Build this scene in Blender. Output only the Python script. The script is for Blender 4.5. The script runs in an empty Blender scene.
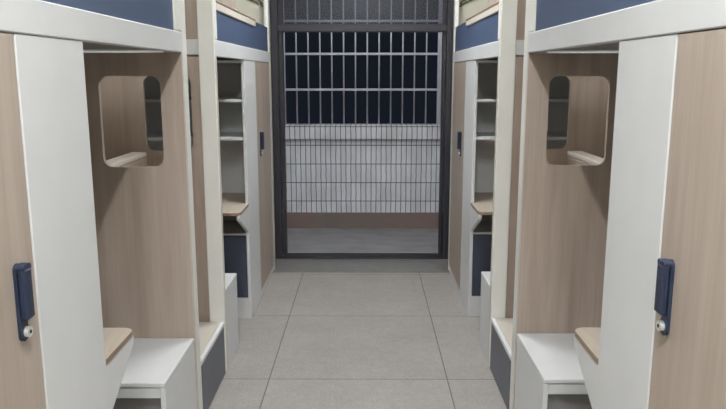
import bpy, bmesh, math, random
from mathutils import Vector
random.seed(4)
S = bpy.context.scene
COL = S.collection
PI = math.pi

# ------------------------------------------------------------------ materials
def new_mat(name):
    m = bpy.data.materials.new(name); m.use_nodes = True
    nt = m.node_tree; b = nt.nodes['Principled BSDF']
    return m, nt, b
def lin(r, g, b):
    f = lambda c: (c/255/12.92) if c/255 <= .04045 else ((c/255+.055)/1.055)**2.4
    return (f(r), f(g), f(b), 1)
def ramp(nt, fac, stops):
    r = nt.nodes.new('ShaderNodeValToRGB')
    while len(r.color_ramp.elements) < len(stops): r.color_ramp.elements.new(.5)
    for e, (p, c) in zip(r.color_ramp.elements, stops): e.position = p; e.color = c
    nt.links.new(fac, r.inputs[0]); return r.outputs[0]
def noise(nt, vec, scale, detail=4, rough=.5):
    n = nt.nodes.new('ShaderNodeTexNoise'); n.inputs['Scale'].default_value = scale
    n.inputs['Detail'].default_value = detail; n.inputs['Roughness'].default_value = rough
    nt.links.new(vec, n.inputs['Vector']); return n.outputs['Fac']
def mapping(nt, scale=(1,1,1), loc=(0,0,0), rot=(0,0,0)):
    g = nt.nodes.new('ShaderNodeNewGeometry'); mp = nt.nodes.new('ShaderNodeMapping')
    mp.inputs['Scale'].default_value = scale; mp.inputs['Location'].default_value = loc; mp.inputs['Rotation'].default_value = rot
    nt.links.new(g.outputs['Position'], mp.inputs['Vector']); return mp.outputs['Vector']
def mix(nt, fac, a, b, mode='MIX'):
    m = nt.nodes.new('ShaderNodeMix'); m.data_type = 'RGBA'; m.blend_type = mode
    if isinstance(fac, float): m.inputs[0].default_value = fac
    else: nt.links.new(fac, m.inputs[0])
    for v, i in ((a, 6), (b, 7)):
        if isinstance(v, tuple): m.inputs[i].default_value = v
        else: nt.links.new(v, m.inputs[i])
    return m.outputs[2]

def plain(name, rgb, rough=.5, metal=0, spec=.4, var=.05):
    m, nt, b = new_mat(name)
    c = lin(*rgb)
    n = noise(nt, mapping(nt), 7, 3)
    dark = tuple(x*(1-var) for x in c[:3])+(1,); light = tuple(min(1, x*(1+var)) for x in c[:3])+(1,)
    nt.links.new(ramp(nt, n, [(.3, dark), (.7, light)]), b.inputs['Base Color'])
    b.inputs['Roughness'].default_value = rough; b.inputs['Metallic'].default_value = metal
    b.inputs['Specular IOR Level'].default_value = spec
    return m

def wood(name, base, dark, light, rough=.45, horizontal=False, seed=0.):
    m, nt, b = new_mat(name)
    sc = (11, 1.3, 9) if horizontal else (11, 11, .8)
    v = mapping(nt, sc, (seed, seed*2, seed))
    n1 = noise(nt, v, 1.2, 6, .6)
    v2 = mapping(nt, (60, 6, 60) if horizontal else (60, 60, 2.2), (seed, 0, 0))
    n2 = noise(nt, v2, 1.5, 4, .6)
    c1 = ramp(nt, n1, [(.28, lin(*dark)), (.5, lin(*base)), (.75, lin(*light))])
    c2 = ramp(nt, n2, [(.35, (.93,.925,.92,1)), (.6, (1,1,1,1))])
    nt.links.new(mix(nt, 1.0, c1, c2, 'MULTIPLY'), b.inputs['Base Color'])
    b.inputs['Roughness'].default_value = rough; b.inputs['Specular IOR Level'].default_value = .35
    return m

M = {}
M['white'] = plain('white_laminate', (220, 221, 222), .38, var=.02)
M['cream'] = plain('cream_edge', (216, 208, 196), .45, var=.02)
M['post'] = plain('white_post', (236, 235, 230), .4, var=.02)
M['wood'] = wood('oak_laminate', (176, 162, 150), (163, 148, 136), (186, 174, 163))
M['panelwood'] = wood('oak_panel', (177, 161, 149), (162, 145, 133), (188, 173, 162), seed=3.1)
M['deskwood'] = wood('oak_desktop', (182, 169, 155), (172, 158, 143), (191, 180, 167), horizontal=True)
M['edgewood'] = wood('oak_edge_band', (150, 128, 110), (138, 116, 98), (160, 140, 122), horizontal=True)
M['capwood'] = wood('brown_rail', (150, 125, 108), (130, 105, 90), (165, 140, 122), horizontal=True)
M['grey'] = plain('blue_grey_laminate', (98, 101, 110), .45, var=.04)
M['blue'] = plain('slate_blue_laminate', (73, 87, 115), .45, var=.05)
M['navy'] = plain('navy_plastic', (34, 43, 64), .32, var=.06)
M['steel'] = plain('bright_lock_metal', (215, 215, 212), .3, .3, var=.03)
M['black'] = plain('black_keyhole', (25, 25, 28), .6)
M['frame'] = plain('charcoal_aluminium', (46, 45, 52), .4, .1, var=.05)
M['bar'] = plain('galvanised_steel', (196, 196, 206), .5, .0, var=.08)
M['cord'] = plain('dark_cord', (92, 87, 74), .7)
M['paint'] = plain('wall_paint', (208, 205, 190), .8, var=.03)
M['ceiling'] = plain('ceiling_paint', (235, 235, 232), .9, var=.02)
M['coping'] = None

def floor_mat():
    m, nt, b = new_mat('grey_speckled_tile')
    v = mapping(nt, (1, 1, 1), (.4865+.891*12, -3.2735+.931*12, 0))
    br = nt.nodes.new('ShaderNodeTexBrick')
    br.offset = 0; br.squash = 1
    br.inputs['Scale'].default_value = 1; br.inputs['Brick Width'].default_value = .891
    br.inputs['Row Height'].default_value = .931; br.inputs['Mortar Size'].default_value = .0036
    br.inputs['Mortar Smooth'].default_value = .4; br.inputs['Bias'].default_value = 0
    br.inputs['Color1'].default_value = lin(159, 155, 151); br.inputs['Color2'].default_value = lin(163, 159, 155)
    br.inputs['Mortar'].default_value = lin(104, 101, 98)
    nt.links.new(v, br.inputs['Vector'])
    n = noise(nt, mapping(nt), 90, 3, .7)
    n2 = noise(nt, mapping(nt), 3.2, 5, .6)
    n3 = noise(nt, mapping(nt), 22, 5, .7)
    c = mix(nt, 1.0, br.outputs['Color'], ramp(nt, n, [(.38, (.86,.86,.87,1)), (.62, (1.06,1.06,1.05,1))]), 'MULTIPLY')
    c = mix(nt, 1.0, c, ramp(nt, n2, [(.3, (.92,.91,.91,1)), (.7, (1.05,1.05,1.04,1))]), 'MULTIPLY')
    c = mix(nt, 1.0, c, ramp(nt, n3, [(.35, (.93,.93,.93,1)), (.65, (1.04,1.04,1.04,1))]), 'MULTIPLY')
    nt.links.new(c, b.inputs['Base Color'])
    b.inputs['Roughness'].default_value = .55; b.inputs['Specular IOR Level'].default_value = .3
    bp = nt.nodes.new('ShaderNodeBump'); bp.inputs['Strength'].default_value = .25; bp.inputs['Distance'].default_value = .002
    inv = nt.nodes.new('ShaderNodeMath'); inv.operation = 'SUBTRACT'; inv.inputs[0].default_value = 1
    nt.links.new(br.outputs['Fac'], inv.inputs[1]); nt.links.new(inv.outputs[0], bp.inputs['Height'])
    nt.links.new(bp.outputs[0], b.inputs['Normal'])
    return m
M['floor'] = floor_mat()

def strip_tile_mat():
    m, nt, b = new_mat('white_strip_tile')
    g = nt.nodes.new('ShaderNodeNewGeometry'); sp = nt.nodes.new('ShaderNodeSeparateXYZ'); cb = nt.nodes.new('ShaderNodeCombineXYZ')
    nt.links.new(g.outputs['Position'], sp.inputs[0])
    nz = nt.nodes.new('ShaderNodeTexNoise'); nz.inputs['Scale'].default_value = 9; nt.links.new(g.outputs['Position'], nz.inputs['Vector'])
    ad = nt.nodes.new('ShaderNodeMath'); ad.operation = 'MULTIPLY_ADD'; ad.inputs[1].default_value = .012; nt.links.new(nz.outputs['Fac'], ad.inputs[0]); nt.links.new(sp.outputs[0], ad.inputs[2])
    nt.links.new(ad.outputs[0], cb.inputs[0]); nt.links.new(sp.outputs[2], cb.inputs[1])
    mp = nt.nodes.new('ShaderNodeMapping'); mp.inputs['Location'].default_value = (4.9, .1835*6-.272, 0)
    nt.links.new(cb.outputs[0], mp.inputs['Vector'])
    br = nt.nodes.new('ShaderNodeTexBrick'); br.offset = 0
    br.inputs['Scale'].default_value = 1; br.inputs['Brick Width'].default_value = .049
    br.inputs['Row Height'].default_value = .1835; br.inputs['Mortar Size'].default_value = .0045
    br.inputs['Mortar Smooth'].default_value = .3
    br.inputs['Color1'].default_value = lin(232, 233, 240); br.inputs['Color2'].default_value = lin(216, 218, 226)
    br.inputs['Mortar'].default_value = lin(92, 92, 100)
    nt.links.new(mp.outputs[0], br.inputs['Vector'])
    n2 = noise(nt, mapping(nt), 5, 4)
    c = mix(nt, 1.0, br.outputs['Color'], ramp(nt, n2, [(.3, (.88,.88,.88,1)), (.7, (1.05,1.05,1.05,1))]), 'MULTIPLY')
    nt.links.new(c, b.inputs['Base Color']); b.inputs['Roughness'].default_value = .45
    return m
M['striptile'] = strip_tile_mat()

def blotchy(name, a, bcol, c3, scale, rough):
    m, nt, b = new_mat(name)
    n = noise(nt, mapping(nt, (1, 2.2, 1)), scale, 6, .65)
    nt.links.new(ramp(nt, n, [(.32, lin(*a)), (.5, lin(*bcol)), (.68, lin(*c3))]), b.inputs['Base Color'])
    b.inputs['Roughness'].default_value = rough
    return m
M['balcony'] = blotchy('stained_concrete', (118, 116, 118), (136, 137, 140), (150, 146, 150), 3.5, .4)
M['skirt'] = blotchy('brown_stained_skirting', (112, 104, 96), (120, 108, 102), (128, 100, 98), 1.6, .6)
M['sill'] = blotchy('grey_stone_sill', (104, 102, 101), (114, 112, 111), (126, 124, 122), 9, .4)

def glass_mat():
    m, nt, b = new_mat('dusty_glass')
    out = nt.nodes['Material Output']
    tr = nt.nodes.new('ShaderNodeBsdfTransparent'); tr.inputs[0].default_value = (.86, .86, .92, 1)
    df = nt.nodes.new('ShaderNodeBsdfDiffuse')
    n = noise(nt, mapping(nt), 4, 3)
    nt.links.new(ramp(nt, n, [(.3, lin(49, 53, 64)), (.7, lin(57, 61, 73))]), df.inputs[0])
    gl = nt.nodes.new('ShaderNodeBsdfGlossy'); gl.inputs['Roughness'].default_value = .3
    m1 = nt.nodes.new('ShaderNodeMixShader'); m1.inputs[0].default_value = .48
    nt.links.new(tr.outputs[0], m1.inputs[1]); nt.links.new(df.outputs[0], m1.inputs[2])
    m2 = nt.nodes.new('ShaderNodeMixShader'); m2.inputs[0].default_value = .03
    nt.links.new(m1.outputs[0], m2.inputs[1]); nt.links.new(gl.outputs[0], m2.inputs[2])
    nt.links.new(m2.outputs[0], out.inputs[0])
    return m
M['glass'] = glass_mat()
def lamp_mat(strength):
    m, nt, b = new_mat('lamp_diffuser')
    b.inputs['Emission Color'].default_value = (1, .985, .95, 1); b.inputs['Emission Strength'].default_value = strength
    b.inputs['Base Color'].default_value = (.9, .9, .9, 1)
    return m
M['lamp'] = lamp_mat(3.0)

# ------------------------------------------------------------------ mesh helpers
def box(bm, x0, x1, y0, y1, z0, z1, bev=.002):
    x0, x1 = min(x0, x1), max(x0, x1); y0, y1 = min(y0, y1), max(y0, y1); z0, z1 = min(z0, z1), max(z0, z1)
    r = bmesh.ops.create_cube(bm, size=1)
    for v in r['verts']:
        v.co = Vector(((x0+x1)/2+v.co.x*(x1-x0), (y0+y1)/2+v.co.y*(y1-y0), (z0+z1)/2+v.co.z*(z1-z0)))
    if bev:
        es = {e for v in r['verts'] for e in v.link_edges}
        b = min(bev, .3*min(x1-x0, y1-y0, z1-z0))
        bmesh.ops.bevel(bm, geom=list(es), offset=b, segments=1, affect='EDGES', clamp_overlap=True)
def plate(bm, outer, holes, axis, a, b):
    """extrude a 2-D outline (with holes) between a and b along axis; 2-D coords are the two other axes in xyz order"""
    def to3(p, t):
        q = list(p); q.insert('XYZ'.index(axis), t); return Vector(q)
    es = []
    for loop in [outer]+holes:
        vs = [bm.verts.new(to3(p, a)) for p in loop]
        es += [bm.edges.new((vs[i], vs[(i+1) % len(vs)])) for i in range(len(vs))]
    r = bmesh.ops.triangle_fill(bm, use_beauty=True, use_dissolve=True, edges=es)
    fs = [g for g in r['geom'] if isinstance(g, bmesh.types.BMFace)]
    ex = bmesh.ops.extrude_face_region(bm, geom=fs)
    d = to3((0, 0), b-a)
    bmesh.ops.translate(bm, vec=d, verts=[g for g in ex['geom'] if isinstance(g, bmesh.types.BMVert)])
    bmesh.ops.recalc_face_normals(bm, faces=bm.faces)
def rrect(x0, x1, y0, y1, r, n=8):
    x0, x1 = min(x0, x1), max(x0, x1)
    pts = []
    for cx, cy, a0 in ((x1-r, y1-r, 0), (x0+r, y1-r, PI/2), (x0+r, y0+r, PI), (x1-r, y0+r, 1.5*PI)):
        for k in range(n+1):
            a = a0+PI/2*k/n; pts.append((cx+r*math.cos(a), cy+r*math.sin(a)))
    return pts
def tube(bm, pts, r, seg=10):
    rings = []
    for i, p in enumerate(pts):
        p = Vector(p); a = Vector(pts[max(i-1, 0)]); c = Vector(pts[min(i+1, len(pts)-1)])
        t = (c-a).normalized(); u = t.orthogonal().normalized() if i == 0 else (u - t*u.dot(t)).normalized()
        w = t.cross(u)
        rings.append([bm.verts.new(p+r*(math.cos(2*PI*k/seg)*u+math.sin(2*PI*k/seg)*w)) for k in range(seg)])
    for A, B in zip(rings, rings[1:]):
        for k in range(seg): bm.faces.new((A[k], A[(k+1) % seg], B[(k+1) % seg], B[k]))
    bm.faces.new(rings[0][::-1]); bm.faces.new(rings[-1])
    bmesh.ops.recalc_face_normals(bm, faces=bm.faces)

ORG = {}
def obj(name, fill, mat, parent=None, smooth=False, extra=()):
    """fill(bm) writes world coordinates; the mesh is stored relative to its thing's base"""
    bm = bmesh.new(); fill(bm)
    o = None
    org = Vector((0, 0, 0))
    if parent is not None: org = ORG[parent.name]
    else:
        xs = [v.co for v in bm.verts]
        org = Vector(((min(c.x for c in xs)+max(c.x for c in xs))/2, (min(c.y for c in xs)+max(c.y for c in xs))/2, min(c.z for c in xs)))
    bmesh.ops.translate(bm, vec=-org, verts=bm.verts)
    me = bpy.data.meshes.new(name); bm.to_mesh(me); bm.free()
    me.materials.append(M[mat])
    if smooth:
        for p in me.polygons: p.use_smooth = True
    o = bpy.data.objects.new(name, me); COL.objects.link(o)
    ORG[o.name] = org
    if parent is not None: o.parent = parent
    else: o.location = org
    return o
def tag(o, label, cat, group=None):
    o['label'] = label; o['category'] = cat
    if group: o['group'] = group
    return o
def thing(name, loc, label, cat, group=None):
    o = bpy.data.objects.new(name, None); o.empty_display_size = .1
    COL.objects.link(o); o.location = loc; ORG[o.name] = Vector(loc)
    return tag(o, label, cat, group)
def structure(o, label=None, cat=None):
    o['kind'] = 'structure'
    if label: o['label'] = label; o['category'] = cat
    return o
def bx(*a, **k): return lambda bm: box(bm, *a, **k)
def bxs(*lst): return lambda bm: [box(bm, *a) for a in lst]

# ------------------------------------------------------------------ layout
H = 1.5
XL, XR = -.716, .638
DEP = .9                        # bed / cabinet depth
ZB, ZBT, ZRT = 1.583, 1.660, 1.800
Y_END = 5.305                   # face of the end wall
Y_GATE = 5.571
Y_PAR = 6.771

class Side:
    def __init__(s, left):
        s.left = left; s.dy = -.018 if left else .022
        s.word = 'left' if left else 'right'
    def x(s, d): return XL-d if s.left else XR+d
    def b(s, d0, d1, y0, y1, z0, z1, bev=.002):
        return (s.x(d0), s.x(d1), y0, y1, z0, z1, bev)

# ------------------------------------------------------------------ room shell
WX0, WX1 = XL-DEP-.012, XR+DEP+.012
Y_BACK = -3.4; ZC = 3.05
structure(obj('floor', bx(WX0, WX1, Y_BACK, 5.187, -.08, 0, bev=0), 'floor'), 'grey speckled floor tiles with dark joints', 'floor')
structure(obj('ceiling', bx(WX0, WX1, Y_BACK, Y_GATE+.12, ZC, ZC+.1, bev=0), 'ceiling'), 'white painted ceiling', 'ceiling')
structure(obj('wall_left', bx(WX0-.12, WX0, Y_BACK, Y_GATE+.12, -.08, ZC, bev=0), 'paint'), 'pale wall behind the left bunks', 'wall')
structure(obj('wall_right', bx(WX1, WX1+.12, Y_BACK, Y_GATE+.12, -.08, ZC, bev=0), 'paint'), 'pale wall behind the right bunks', 'wall')
structure(obj('wall_back', bx(WX0, WX1, Y_BACK-.12, Y_BACK, -.08, ZC, bev=0), 'paint'), 'pale wall behind the viewer', 'wall')
GX0, GX1, GZ = -.752, .672, 2.42
def wall_end(bm):
    plate(bm, [(WX0, -.08), (GX0, -.08), (GX0, GZ), (GX1, GZ), (GX1, -.08), (WX1, -.08), (WX1, ZC), (WX0, ZC)], [], 'Y', Y_END, Y_GATE+.12)
structure(obj('wall_end', wall_end, 'paint'), 'pale end wall around the balcony doorway', 'wall')
structure(obj('trim_1', bx(GX0+.001, GX1-.001, 5.187, Y_GATE+.12, -.08, .004, bev=0), 'sill'), 'grey stone threshold of the balcony door', 'threshold')

# balcony door frame (dark aluminium, open below, dusty fixed pane above)
d1 = thing('door_1', (-.04, Y_GATE+.05, .004), 'dark aluminium balcony door frame with barred view at the corridor end', 'door')
structure(d1)
FX0, FX1 = -.748, .668; FY = Y_GATE
def jamb(x_out, x_in):
    def f(bm):
        xm = x_out+(x_in-x_out)*.62
        box(bm, x_out, xm, FY, FY+.1, .004, GZ-.003, .003)
        box(bm, xm, x_in, FY+.028, FY+.085, .03, GZ-.003, .003)
    return f
obj('jamb', jamb(FX0, -.657), 'frame', d1)
obj('jamb', jamb(FX1, .594), 'frame', d1)
obj('mullion', bx(-.69, .63, FY+.004, FY+.09, 1.825, 1.884, bev=.004), 'frame', d1)
obj('head_rail', bx(-.69, .63, FY+.004, FY+.09, GZ-.07, GZ-.003, bev=.004), 'frame', d1)
def track(bm):
    box(bm, -.69, .63, FY, FY+.1, .004, .016, .002)
    for y in (FY+.004, FY+.046, FY+.088): box(bm, -.69, .63, y, y+.008, .014, .03, .001)
obj('floor_track', track, 'frame', d1)
obj('glass_pane', bx(-.67, .61, FY+.045, FY+.051, 1.87, GZ-.05, bev=0), 'glass', d1)

# balcony
BX0, BX1 = -1.55, 1.47
structure(obj('floor_balcony', bx(BX0, BX1, Y_GATE+.121, Y_PAR+.18, -.1, .0, bev=0), 'balcony'), 'stained grey concrete balcony floor beyond the threshold', 'floor')
structure(obj('wall_balcony', bx(BX0, BX1, Y_PAR, Y_PAR+.14, 0.0005, .884, bev=0), 'striptile'), 'balcony parapet clad in narrow white tiles', 'wall')
structure(obj('trim_2', bx(BX0, BX1, Y_PAR-.05, Y_PAR+.19, .885, 1.018, bev=.004), 'striptile'), 'projecting tiled coping on the balcony parapet', 'coping')
structure(obj('baseboard_balcony', bx(BX0, BX1, Y_PAR-.012, Y_PAR-.001, .0005, .158, bev=.002), 'skirt'), 'brown stained skirting at the foot of the parapet', 'skirting')
structure(obj('wall_balcony_left', bx(BX0-.12, BX0-.001, Y_GATE+.121, Y_PAR+.19, -.1, 2.75, bev=0), 'paint'))
structure(obj('wall_balcony_right', bx(BX1+.001, BX1+.12, Y_GATE+.121, Y_PAR+.19, -.1, 2.75, bev=0), 'paint'))
structure(obj('ceiling_balcony', bx(BX0-.12, BX1+.12, Y_GATE+.121, Y_PAR+.3, 2.751, 2.85, bev=0), 'ceiling'))

gy = Y_PAR+.06
gr = thing('window_grille', (-.04, gy, 1.018), 'grey steel bar grille standing on the balcony parapet', 'grille')
k = -6
while True:
    x = -.789+.1135*k
    if x > BX1-.03: break
    if x > BX0+.03 and k != 13: obj('bar', lambda bm, x=x: tube(bm, [(x, gy, 1.018), (x, gy, 2.749)], .0075, 10), 'bar', gr, smooth=True)
    k += 1
for z in (1.355, 1.692, 1.998, 2.35):
    obj('crossbar', bx(BX0+.001, BX1-.001, gy-.013, gy-.0075, z-.011, z+.011, bev=.001), 'bar', gr)
obj('grille_post', bx(.680, .722, gy-.02, gy+.02, 1.018, 2.749, bev=.003), 'bar', gr)

# ------------------------------------------------------------------ furniture
def handle(s, yc, door, zlo=.955, ):
    """navy pull: back plate with a long tail, thick bowed grip, lock barrel at the tail"""
    q = 1 if s.left else -1
    t = s.x
    def plate_f(bm):
        plate(bm, rrect(yc-.0145, yc+.0145, zlo, zlo+.166, .014), [], 'X', t(-.0005), t(-.008))
    h = obj('handle', plate_f, 'navy', door)
    def grip(bm):
        box(bm, t(-.007), t(-.026), yc-.0165, yc+.0165, zlo+.047, zlo+.158, .007)
        for dz in (.158,):
            for y in (yc-.009, yc+.009):
                tube(bm, [(t(-.007), y, zlo+dz), (t(-.0245), y, zlo+dz)], .0075, 14)
    obj('grip', grip, 'navy', h)
    def lock(bm):
        tube(bm, [(t(-.007), yc+.004, zlo+.019), (t(-.017), yc+.004, zlo+.019)], .0115, 20)
    lk = obj('lock', lock, 'steel', h, smooth=False); lk['label'] = 'bright metal lock barrel'
    obj('keyhole', lambda bm: tube(bm, [(t(-.0165), yc+.004, zlo+.019), (t(-.0182), yc+.004, zlo+.019)], .004, 12), 'black', h)

def wardrobe(s, y0, y1, door_y, label, group, handle_y):
    """y0..y1 carcass, corridor-facing oak door"""
    w = thing('wardrobe', (s.x(DEP/2), (y0+y1)/2, 0), label, 'wardrobe', group)
    zt = ZB-.0012; t = .018; f = .02
    obj('carcass', bxs(s.b(f, DEP-.002, y0, y0+t, 0, zt), s.b(f, DEP-.002, y1-t, y1, 0, zt),
                       s.b(f, DEP-.002, y0+t, y1-t, zt-t, zt), s.b(f, DEP-.002, y0+t, y1-t, .05, .05+t),
                       s.b(DEP-.012, DEP-.002, y0+t, y1-t, .05+t, zt-t)), 'white', w)
    obj('plinth', bx(*s.b(.004, .022, y0+.001, y1-.001, 0, .048)), 'white', w)
    d = obj('door', bx(*s.b(0, .0185, door_y[0], door_y[1], .05, zt-.001)), 'wood', w)
    handle(s, handle_y, d)
    return w

def desk_unit(s, ys, yb, sgn, reach, label, group):
    """bookshelf between ys (open face, towards the seat) and yb (back); sgn = +1 opens towards +Y"""
    u = thing('desk_bookshelf', (s.x(DEP/2), (ys+yb)/2, 0), label, 'desk', group)
    zt = ZB-.0012; t = .02
    a, b = min(ys, yb), max(ys, yb)
    obj('front_panel', bx(*s.b(0, t, a, b, 0, zt)), 'white', u)
    obj('side_panel', bx(*s.b(DEP-.022, DEP-.002, a, b, 0, zt)), 'white', u)
    back_y = (yb, yb+sgn*.012)
    obj('back_panel', bx(*s.b(t, DEP-.022, back_y[0], back_y[1], 0, zt)), 'white', u)
    obj('top_panel', bx(*s.b(t, DEP-.022, ys, back_y[1], zt-.016, zt)), 'white', u)
    for z0, z1 in ((1.338, 1.354), (1.112, 1.130), (.530, .543)):
        obj('shelf', bx(*s.b(t, DEP-.022, ys-sgn*.002, back_y[1], z0, z1)), 'white', u)
    # desktop: starts inside the shelf, sticks out towards the seat, rounded free corner on the aisle side
    ye = ys+sgn*reach; r = .035
    def desk(bm):
        pts = [(s.x(t), back_y[1]), (s.x(t), ys+sgn*.001), (s.x(0), ys+sgn*.001)]
        for k in range(9):
            an = PI/2*k/8
            pts.append((s.x(r-r*math.cos(an)), ye-sgn*(r-r*math.sin(an))))
        pts += [(s.x(DEP-.022), ye), (s.x(DEP-.022), back_y[1])]
        plate(bm, pts, [], 'Z', .7145, .730)
    dk = obj('desktop', desk, 'deskwood', u)
    def edge(bm):
        pts = [(s.x(0), ys+sgn*.001)]
        inn = []
        for k in range(9):
            an = PI/2*k/8
            pts.append((s.x(r-r*math.cos(an)), ye-sgn*(r-r*math.sin(an))))
        pts.append((s.x(DEP-.022), ye))
        c = [Vector((p[0], p[1])) for p in pts]
        outp = []
        for i, p in enumerate(c):
            d = (c[min(i+1, len(c)-1)]-c[max(i-1, 0)]).normalized(); n = Vector((d.y, -d.x))
            ctr = Vector((s.x(.4), ys))
            if n.dot(p-ctr) < 0: n = -n
            outp.append(p+n*.0012)
        plate(bm, [tuple(p) for p in outp]+[tuple(p) for p in reversed(c)], [], 'Z', .7135, .7297)
    e = obj('edge_band', edge, 'edgewood', dk); e['label'] = 'brown edge band of the desktop'
    def brk(bm):
        P = [(ys, .7125), (ye-sgn*.016, .7125), (ye-sgn*.012, .70), (ye-sgn*.020, .682), (ys, .552)]
        plate(bm, P, [], 'X', s.x(.0012), s.x(t))
    obj('bracket', brk, 'white', u)
    # navy drawer front under the low shelf, white foot rail
    obj('drawer_front', bx(*s.b(t+.002, DEP-.024, ys-sgn*.001, ys-sgn*.019, .134, .528)), 'navyfront', u)
    obj('foot_rail', bx(*s.b(t, DEP-.022, ys-sgn*.0, ys-sgn*.018, 0, .132)), 'white', u)
    return u
M['navyfront'] = plain('navy_laminate', (64, 69, 84), .4, var=.04)

def bench(s, y0, y1, open_lo, label, group):
    """bench hugging a stair panel; the seat end nearest open_lo side is hollow"""
    w = .52; zt = .4216
    b = thing('bench', (s.x(w/2), (y0+y1)/2, 0), label, 'bench', group)
    obj('seat', bx(*s.b(0, w, y0, y1, zt-.018, zt, .003)), 'white', b)
    obj('side_panel', bx(*s.b(.001, .019, y0+.001, y1-.001, 0, zt-.0185)), 'white', b)
    for yl in (y0+.002, y1-.034): obj('leg', bx(*s.b(w-.034, w-.002, yl, yl+.032, 0, zt-.0185)), 'white', b)
    ya = y0+.006 if open_lo else y1-.006
    yb_ = ya+.016 if open_lo else ya-.016
    obj('apron', bx(*s.b(.0195, w-.0345, ya, yb_, zt-.062, zt-.0215)), 'white', b)
    yk = y0+.05 if open_lo else y1-.062
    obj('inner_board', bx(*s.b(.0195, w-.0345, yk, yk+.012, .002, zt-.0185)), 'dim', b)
    obj('rear_apron', bx(*s.b(.0195, w-.0345, y1-.018 if open_lo else y0+.002, y1-.002 if open_lo else y0+.018, zt-.062, zt-.0215)), 'white', b)
    return b
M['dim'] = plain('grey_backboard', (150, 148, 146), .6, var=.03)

def end_panel(s, y, z1, hole_d, mat='panelwood'):
    """upright oak board across the bed end with a rounded hand hole"""
    def f(bm):
        out = [(s.x(.0), .0), (s.x(DEP-.002), .0), (s.x(DEP-.002), z1), (s.x(.0), z1)]
        hole = rrect(s.x(hole_d[0]), s.x(hole_d[1]), 1.137, 1.493, .036)
        plate(bm, out, [hole], 'Y', y, y+.018)
    return f

def loft_bed(s, y0, y1, stair_end_hi, label, group, near):
    """two corner posts on the aisle, rails, blue guard, end boards; stair_end_hi: stairs at y1"""
    b = thing('loft_bed', (s.x(DEP/2), (y0+y1)/2, 0), label, 'bed', group)
    ztop = 2.12
    P = .072
    if stair_end_hi:      # near bed: panel faces the seat, post behind it
        ps, pe = (y1-P, y1), (y0, y0+P)
        panel_y = y1-P-.018; in0, in1 = y0+P, panel_y
    else:                 # far bed
        P = .022; ps, pe = (y0, y0+P), (y1-.062, y1)
        panel_y = y0+P; in0, in1 = y0+P+.018, y1-P
    obj('post', bx(*s.b(0, .076, ps[0], ps[1], 0, ztop, .004)), 'post', b)
    obj('post', bx(*s.b(0, .076 if stair_end_hi else .03, pe[0], pe[1], 0, ztop, .004)), 'post', b)
    for yy in (y0+.0, y1-.05):
        obj('post', bx(*s.b(DEP-.05, DEP-.001, yy, yy+.05, ZB+.02, ztop, .003)), 'post', b)
    ep = obj('end_panel', end_panel(s, panel_y, ZB-.001, (.088, .328) if stair_end_hi else (.124, .352)), 'panelwood', b)
    ep['label'] = 'oak end board with rounded hand hole'
    obj('edge_strip', bx(*s.b(-.0015, -.0001, panel_y, panel_y+.018, 0, ZB-.001, .0004)), 'cream', ep)
    # frame of the bunk
    r0, r1 = (y0+P, y1-P) if stair_end_hi else (y0+P, y1-.063)
    obj('side_rail', bx(*s.b(-.003, .03, r0, r1, ZB, ZBT, .003)), 'white', b)
    obj('side_rail', bx(*s.b(DEP-.03, DEP-.002, r0, r1, ZB+.02, ZBT, .003)), 'white', b)
    ye = y1-.03 if not stair_end_hi else y0+.004
    yn = y0+P+.0005 if not stair_end_hi else y1-.036
    obj('end_rail', bx(*s.b(.077, DEP-.055, yn, yn+.026, ZB+.009, ZBT+.003)), 'white', b)
    obj('end_rail', bx(*s.b(.077, DEP-.055, ye, ye+.026, ZB+.009, ZBT+.003)), 'white', b)
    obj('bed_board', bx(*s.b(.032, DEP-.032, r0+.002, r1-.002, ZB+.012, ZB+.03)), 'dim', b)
    g0, g1 = (r0, r1-.085) if stair_end_hi else (r0+.05, r1)
    obj('guard_panel', bx(*s.b(.006, .022, g0, g1, ZBT+.001, ZRT+.036)), 'blue', b)
    obj('guard_end', bx(*s.b(-.002, .03, g1 if stair_end_hi else r0, r1 if stair_end_hi else g0, ZBT+.001, ZRT+.09, .006)), 'post', b)
    yc0, yc1 = (g0+.001, r1-.60) if not stair_end_hi else (r0+.62, g1-.001)
    obj('guard_rail', bx(*s.b(-.002, .03, yc0, yc1, ZRT, ZRT+.036, .004)), 'cream', b)
    obj('guard_cap', bx(*s.b(-.003, .031, yc0, yc1, ZRT+.0365, ZRT+.046, .002)), 'capwood', b)
    cy = yc1+.005 if not stair_end_hi else yc0-.015
    obj('clip', bx(*s.b(.001, .028, cy, cy+.012, ZRT+.02, ZRT+.05, .003)), 'black', b)
    # boards closing the bunk ends
    hz = 2.06
    if not stair_end_hi: obj('headboard', bx(*s.b(.078, DEP-.055, yn+.0265, yn+.0405, ZBT-.02, hz)), 'panelwood', b)
    obj('footboard', bx(*s.b(.24, DEP-.055, ye-.016 if not stair_end_hi else ye+.028, (ye-.016 if not stair_end_hi else ye+.028)+.014, ZBT-.02, hz)), 'pinkwood', b)
    obj('mattress', lambda bm: box(bm, s.x(.05), s.x(DEP-.05), r0+.05, r1-.06, ZB+.031, ZB+.12, .02), 'mattress', b)
    return b
M['pinkwood'] = wood('pale_oak_board', (206, 190, 180), (196, 180, 168), (214, 200, 190), seed=7)
M['mattress'] = plain('mattress_cover', (170, 172, 180), .9)

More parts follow.
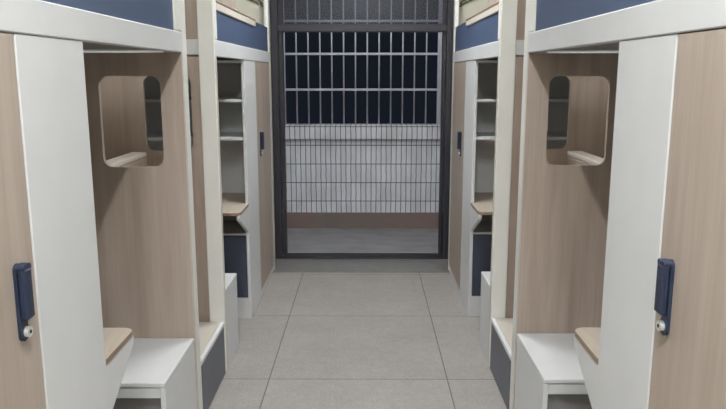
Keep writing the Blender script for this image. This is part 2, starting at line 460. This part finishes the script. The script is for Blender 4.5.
def stairs(s, y0, y1, label, group):
    st = thing('bed_stairs', (s.x(.35), (y0+y1)/2, 0), label, 'stairs', group)
    e = .001; y0 += e; y1 -= e; zt = .2724
    obj('base_box', bxs(s.b(.004, .55, y0, y0+.016, 0, zt-.018), s.b(.004, .55, y1-.016, y1, 0, zt-.018), s.b(.53, .55, y0+.016, y1-.016, 0, zt-.018)), 'white', st)
    obj('bottom_step', bx(*s.b(.0205, .55, y0, y1, zt-.018, zt, .003)), 'deskwhite', st)
    obj('drawer_front', bx(*s.b(.001, .019, y0+.017, y1-.017, .004, zt-.021)), 'grey', st)
    for (d, z), zn in zip(((.20, .56), (.275, .845), (.345, 1.132)), (.822, 1.109, 1.55)):
        tr = obj('tread', bx(*s.b(d, d+(.085 if z < 1.1 else .075), y0, y1, z-.022, z, .004)), 'treadwood', st)
        if z < 1.1: obj('riser', bx(*s.b(d+.07, d+.085, y0, y1, z+.0005, zn)), 'panelwood', st)
    obj('front_edge', bx(*s.b(0, .02, y0, y1, zt-.02, zt+.0008, .003)), 'white', st)
    return st
M['deskwhite'] = plain('pale_step', (200, 193, 183), .45, var=.02)
M['treadwood'] = wood('pale_tread', (218, 208, 198), (210, 199, 188), (226, 217, 208), horizontal=True)

for s in (Side(True), Side(False)):
    W = s.word; dy = s.dy
    yA1, yC = (2.840, 3.352) if s.left else (2.905, 3.418)
    yA0 = yA1-.09; yP = 1.812 if not s.left else 1.802; yD = 1.452 if s.left else 1.476
    n0 = .90
    # near group (towards the viewer)
    loft_bed(s, n0-.02, yA1, True, 'near %s loft bed, slate blue guard panel over white rail and oak end board' % W, 'loft beds along the aisle', True)
    wardrobe(s, n0+.054, yD, (n0+.056, yD-.003), 'near %s oak-door wardrobe with navy handle, cut by the picture edge' % W, 'oak-door wardrobes', 1.390+dy)
    desk_unit(s, yP, yD+.003, 1, .245, 'near %s desk with tall white panel beside the large oak wardrobe door' % W, 'desk bookshelves')
    bench(s, 2.335+dy, yA0-.0015, True, 'large white bench in the near %s niche below the oak board' % W, 'white benches')
    stairs(s, yA1, yC, '%s bed stairs with grey base drawer between two white posts' % W, 'bed stairs')
    # far group (towards the balcony)
    loft_bed(s, yC, 5.282, False, 'far %s loft bed with wide white post, slate blue guard beside the balcony door' % W, 'loft beds along the aisle', False)
    yS = 4.175+dy
    desk_unit(s, yS, 4.572+dy*.5, -1, .30, 'far %s desk with open white shelves and navy lower front' % W, 'desk bookshelves')
    wardrobe(s, 4.575+dy*.5, 5.2185, (4.577+dy*.5, 5.217), 'far %s narrow-looking oak wardrobe door next to the balcony doorway' % W, 'oak-door wardrobes', 4.70+dy*.5)
    bench(s, yC+.0415, 3.733+dy, False, 'small-looking far %s white bench in front of navy drawer' % W, 'white benches')
    # loose dark cord by the doorway's upper corner
    def cordf(bm, s=s):
        pts = []
        xw = GX0 if s.left else GX1
        q = -1 if s.left else 1
        for k in range(15):
            t = k/14
            pts.append((xw+q*(.008+.15*t), Y_END-.012, 1.988+.085*t+.006*math.sin(6*t)))
        tube(bm, pts, .0055, 8)
        pts2 = [(p[0]+q*.004, p[1], p[2]+.018+.006*math.sin(i*.4)) for i, p in enumerate(pts)]
        tube(bm, pts2, .005, 8)
    tag(obj('cord', cordf, 'cord', smooth=True), 'dark cord hanging at the upper %s corner of the balcony doorway' % W, 'cord', 'cords by the doorway')

# ------------------------------------------------------------------ lamps
def tube_lamp(y, down, up, label):
    """slim batten on the ceiling carrying a bare tube that shines down and up"""
    l = thing('ceiling_lamp', (-.03, y, ZC), label, 'lamp', 'ceiling tube lamps')
    obj('housing', bx(-.055, -.005, y-.64, y+.64, ZC-.05, ZC-.0005, bev=.004), 'white', l)
    for q in (-1, 1):
        obj('lamp_holder', bx(-.045, -.015, y+q*.625-.012, y+q*.625+.012, ZC-.16, ZC-.0505, bev=.003), 'white', l)
    obj('tube', lambda bm: tube(bm, [(-.03, y-.61, ZC-.14), (-.03, y+.61, ZC-.14)], .013, 14), 'lamp', l, smooth=True)
    for e, dz, rx, w in ((down, -.158, 0, .05), (up, -.122, PI, .05)):
        a = bpy.data.lights.new('lamp_light', 'AREA'); a.shape = 'RECTANGLE'; a.size = w; a.size_y = 1.2
        a.energy = e; a.color = (.96, .985, 1)
        ao = bpy.data.objects.new('lamp_light', a); COL.objects.link(ao); ao.parent = l; ao.location = (0, 0, dz); ao.rotation_euler = (rx, 0, 0)
    return l
tube_lamp(-2.3, 58, 72, 'added tube lamp near the back wall, unseen fill from behind the viewer')  # added out of view to brighten the surfaces facing the camera
tube_lamp(.5, 45, 78, 'ceiling tube lamp behind the viewer above the aisle')
tube_lamp(3.85, 33, 48, 'ceiling tube lamp above the middle of the aisle')

wy = Y_GATE+.1195   # outer face of the end wall
bl = thing('balcony_fill_lamp', (-.04, wy, 2.66), 'added unseen fill lamp on the outside above the balcony door', 'lamp')  # made-up lamp, hidden above the door, lifts the parapet, bars and balcony floor
obj('base', lambda bm: tube(bm, [(-.04, wy, 2.66), (-.04, wy+.03, 2.66)], .1, 32), 'white', bl)
obj('shade', lambda bm: tube(bm, [(-.04, wy+.0305, 2.66), (-.04, wy+.075, 2.66)], .088, 32), 'lamp', bl)
a = bpy.data.lights.new('lamp_light', 'AREA'); a.shape = 'DISK'; a.size = .18; a.energy = 13.5; a.color = (.95, .97, 1)
ao = bpy.data.objects.new('lamp_light', a); COL.objects.link(ao); ao.parent = bl; ao.location = (0, .08, 0); ao.rotation_euler = (PI/2, 0, 0)

# ------------------------------------------------------------------ night sky
w = bpy.data.worlds.new('night'); S.world = w; w.use_nodes = True
bg = w.node_tree.nodes['Background']; bg.inputs[0].default_value = (.0078, .0100, .0165, 1); bg.inputs[1].default_value = 1

# ------------------------------------------------------------------ camera
cam = bpy.data.cameras.new('camera'); co = bpy.data.objects.new('camera', cam); COL.objects.link(co)
cam.sensor_fit = 'HORIZONTAL'; cam.sensor_width = 36; cam.lens = 697.9/726*36
cam.clip_start = .02
co.location = (0, 0, H); co.rotation_euler = (PI/2-.1844, 0, .0052)
S.camera = co
S.view_settings.view_transform = 'Standard'; S.view_settings.look = 'None'
S.view_settings.exposure = 0; S.view_settings.gamma = 1; S.view_settings.use_curve_mapping = False
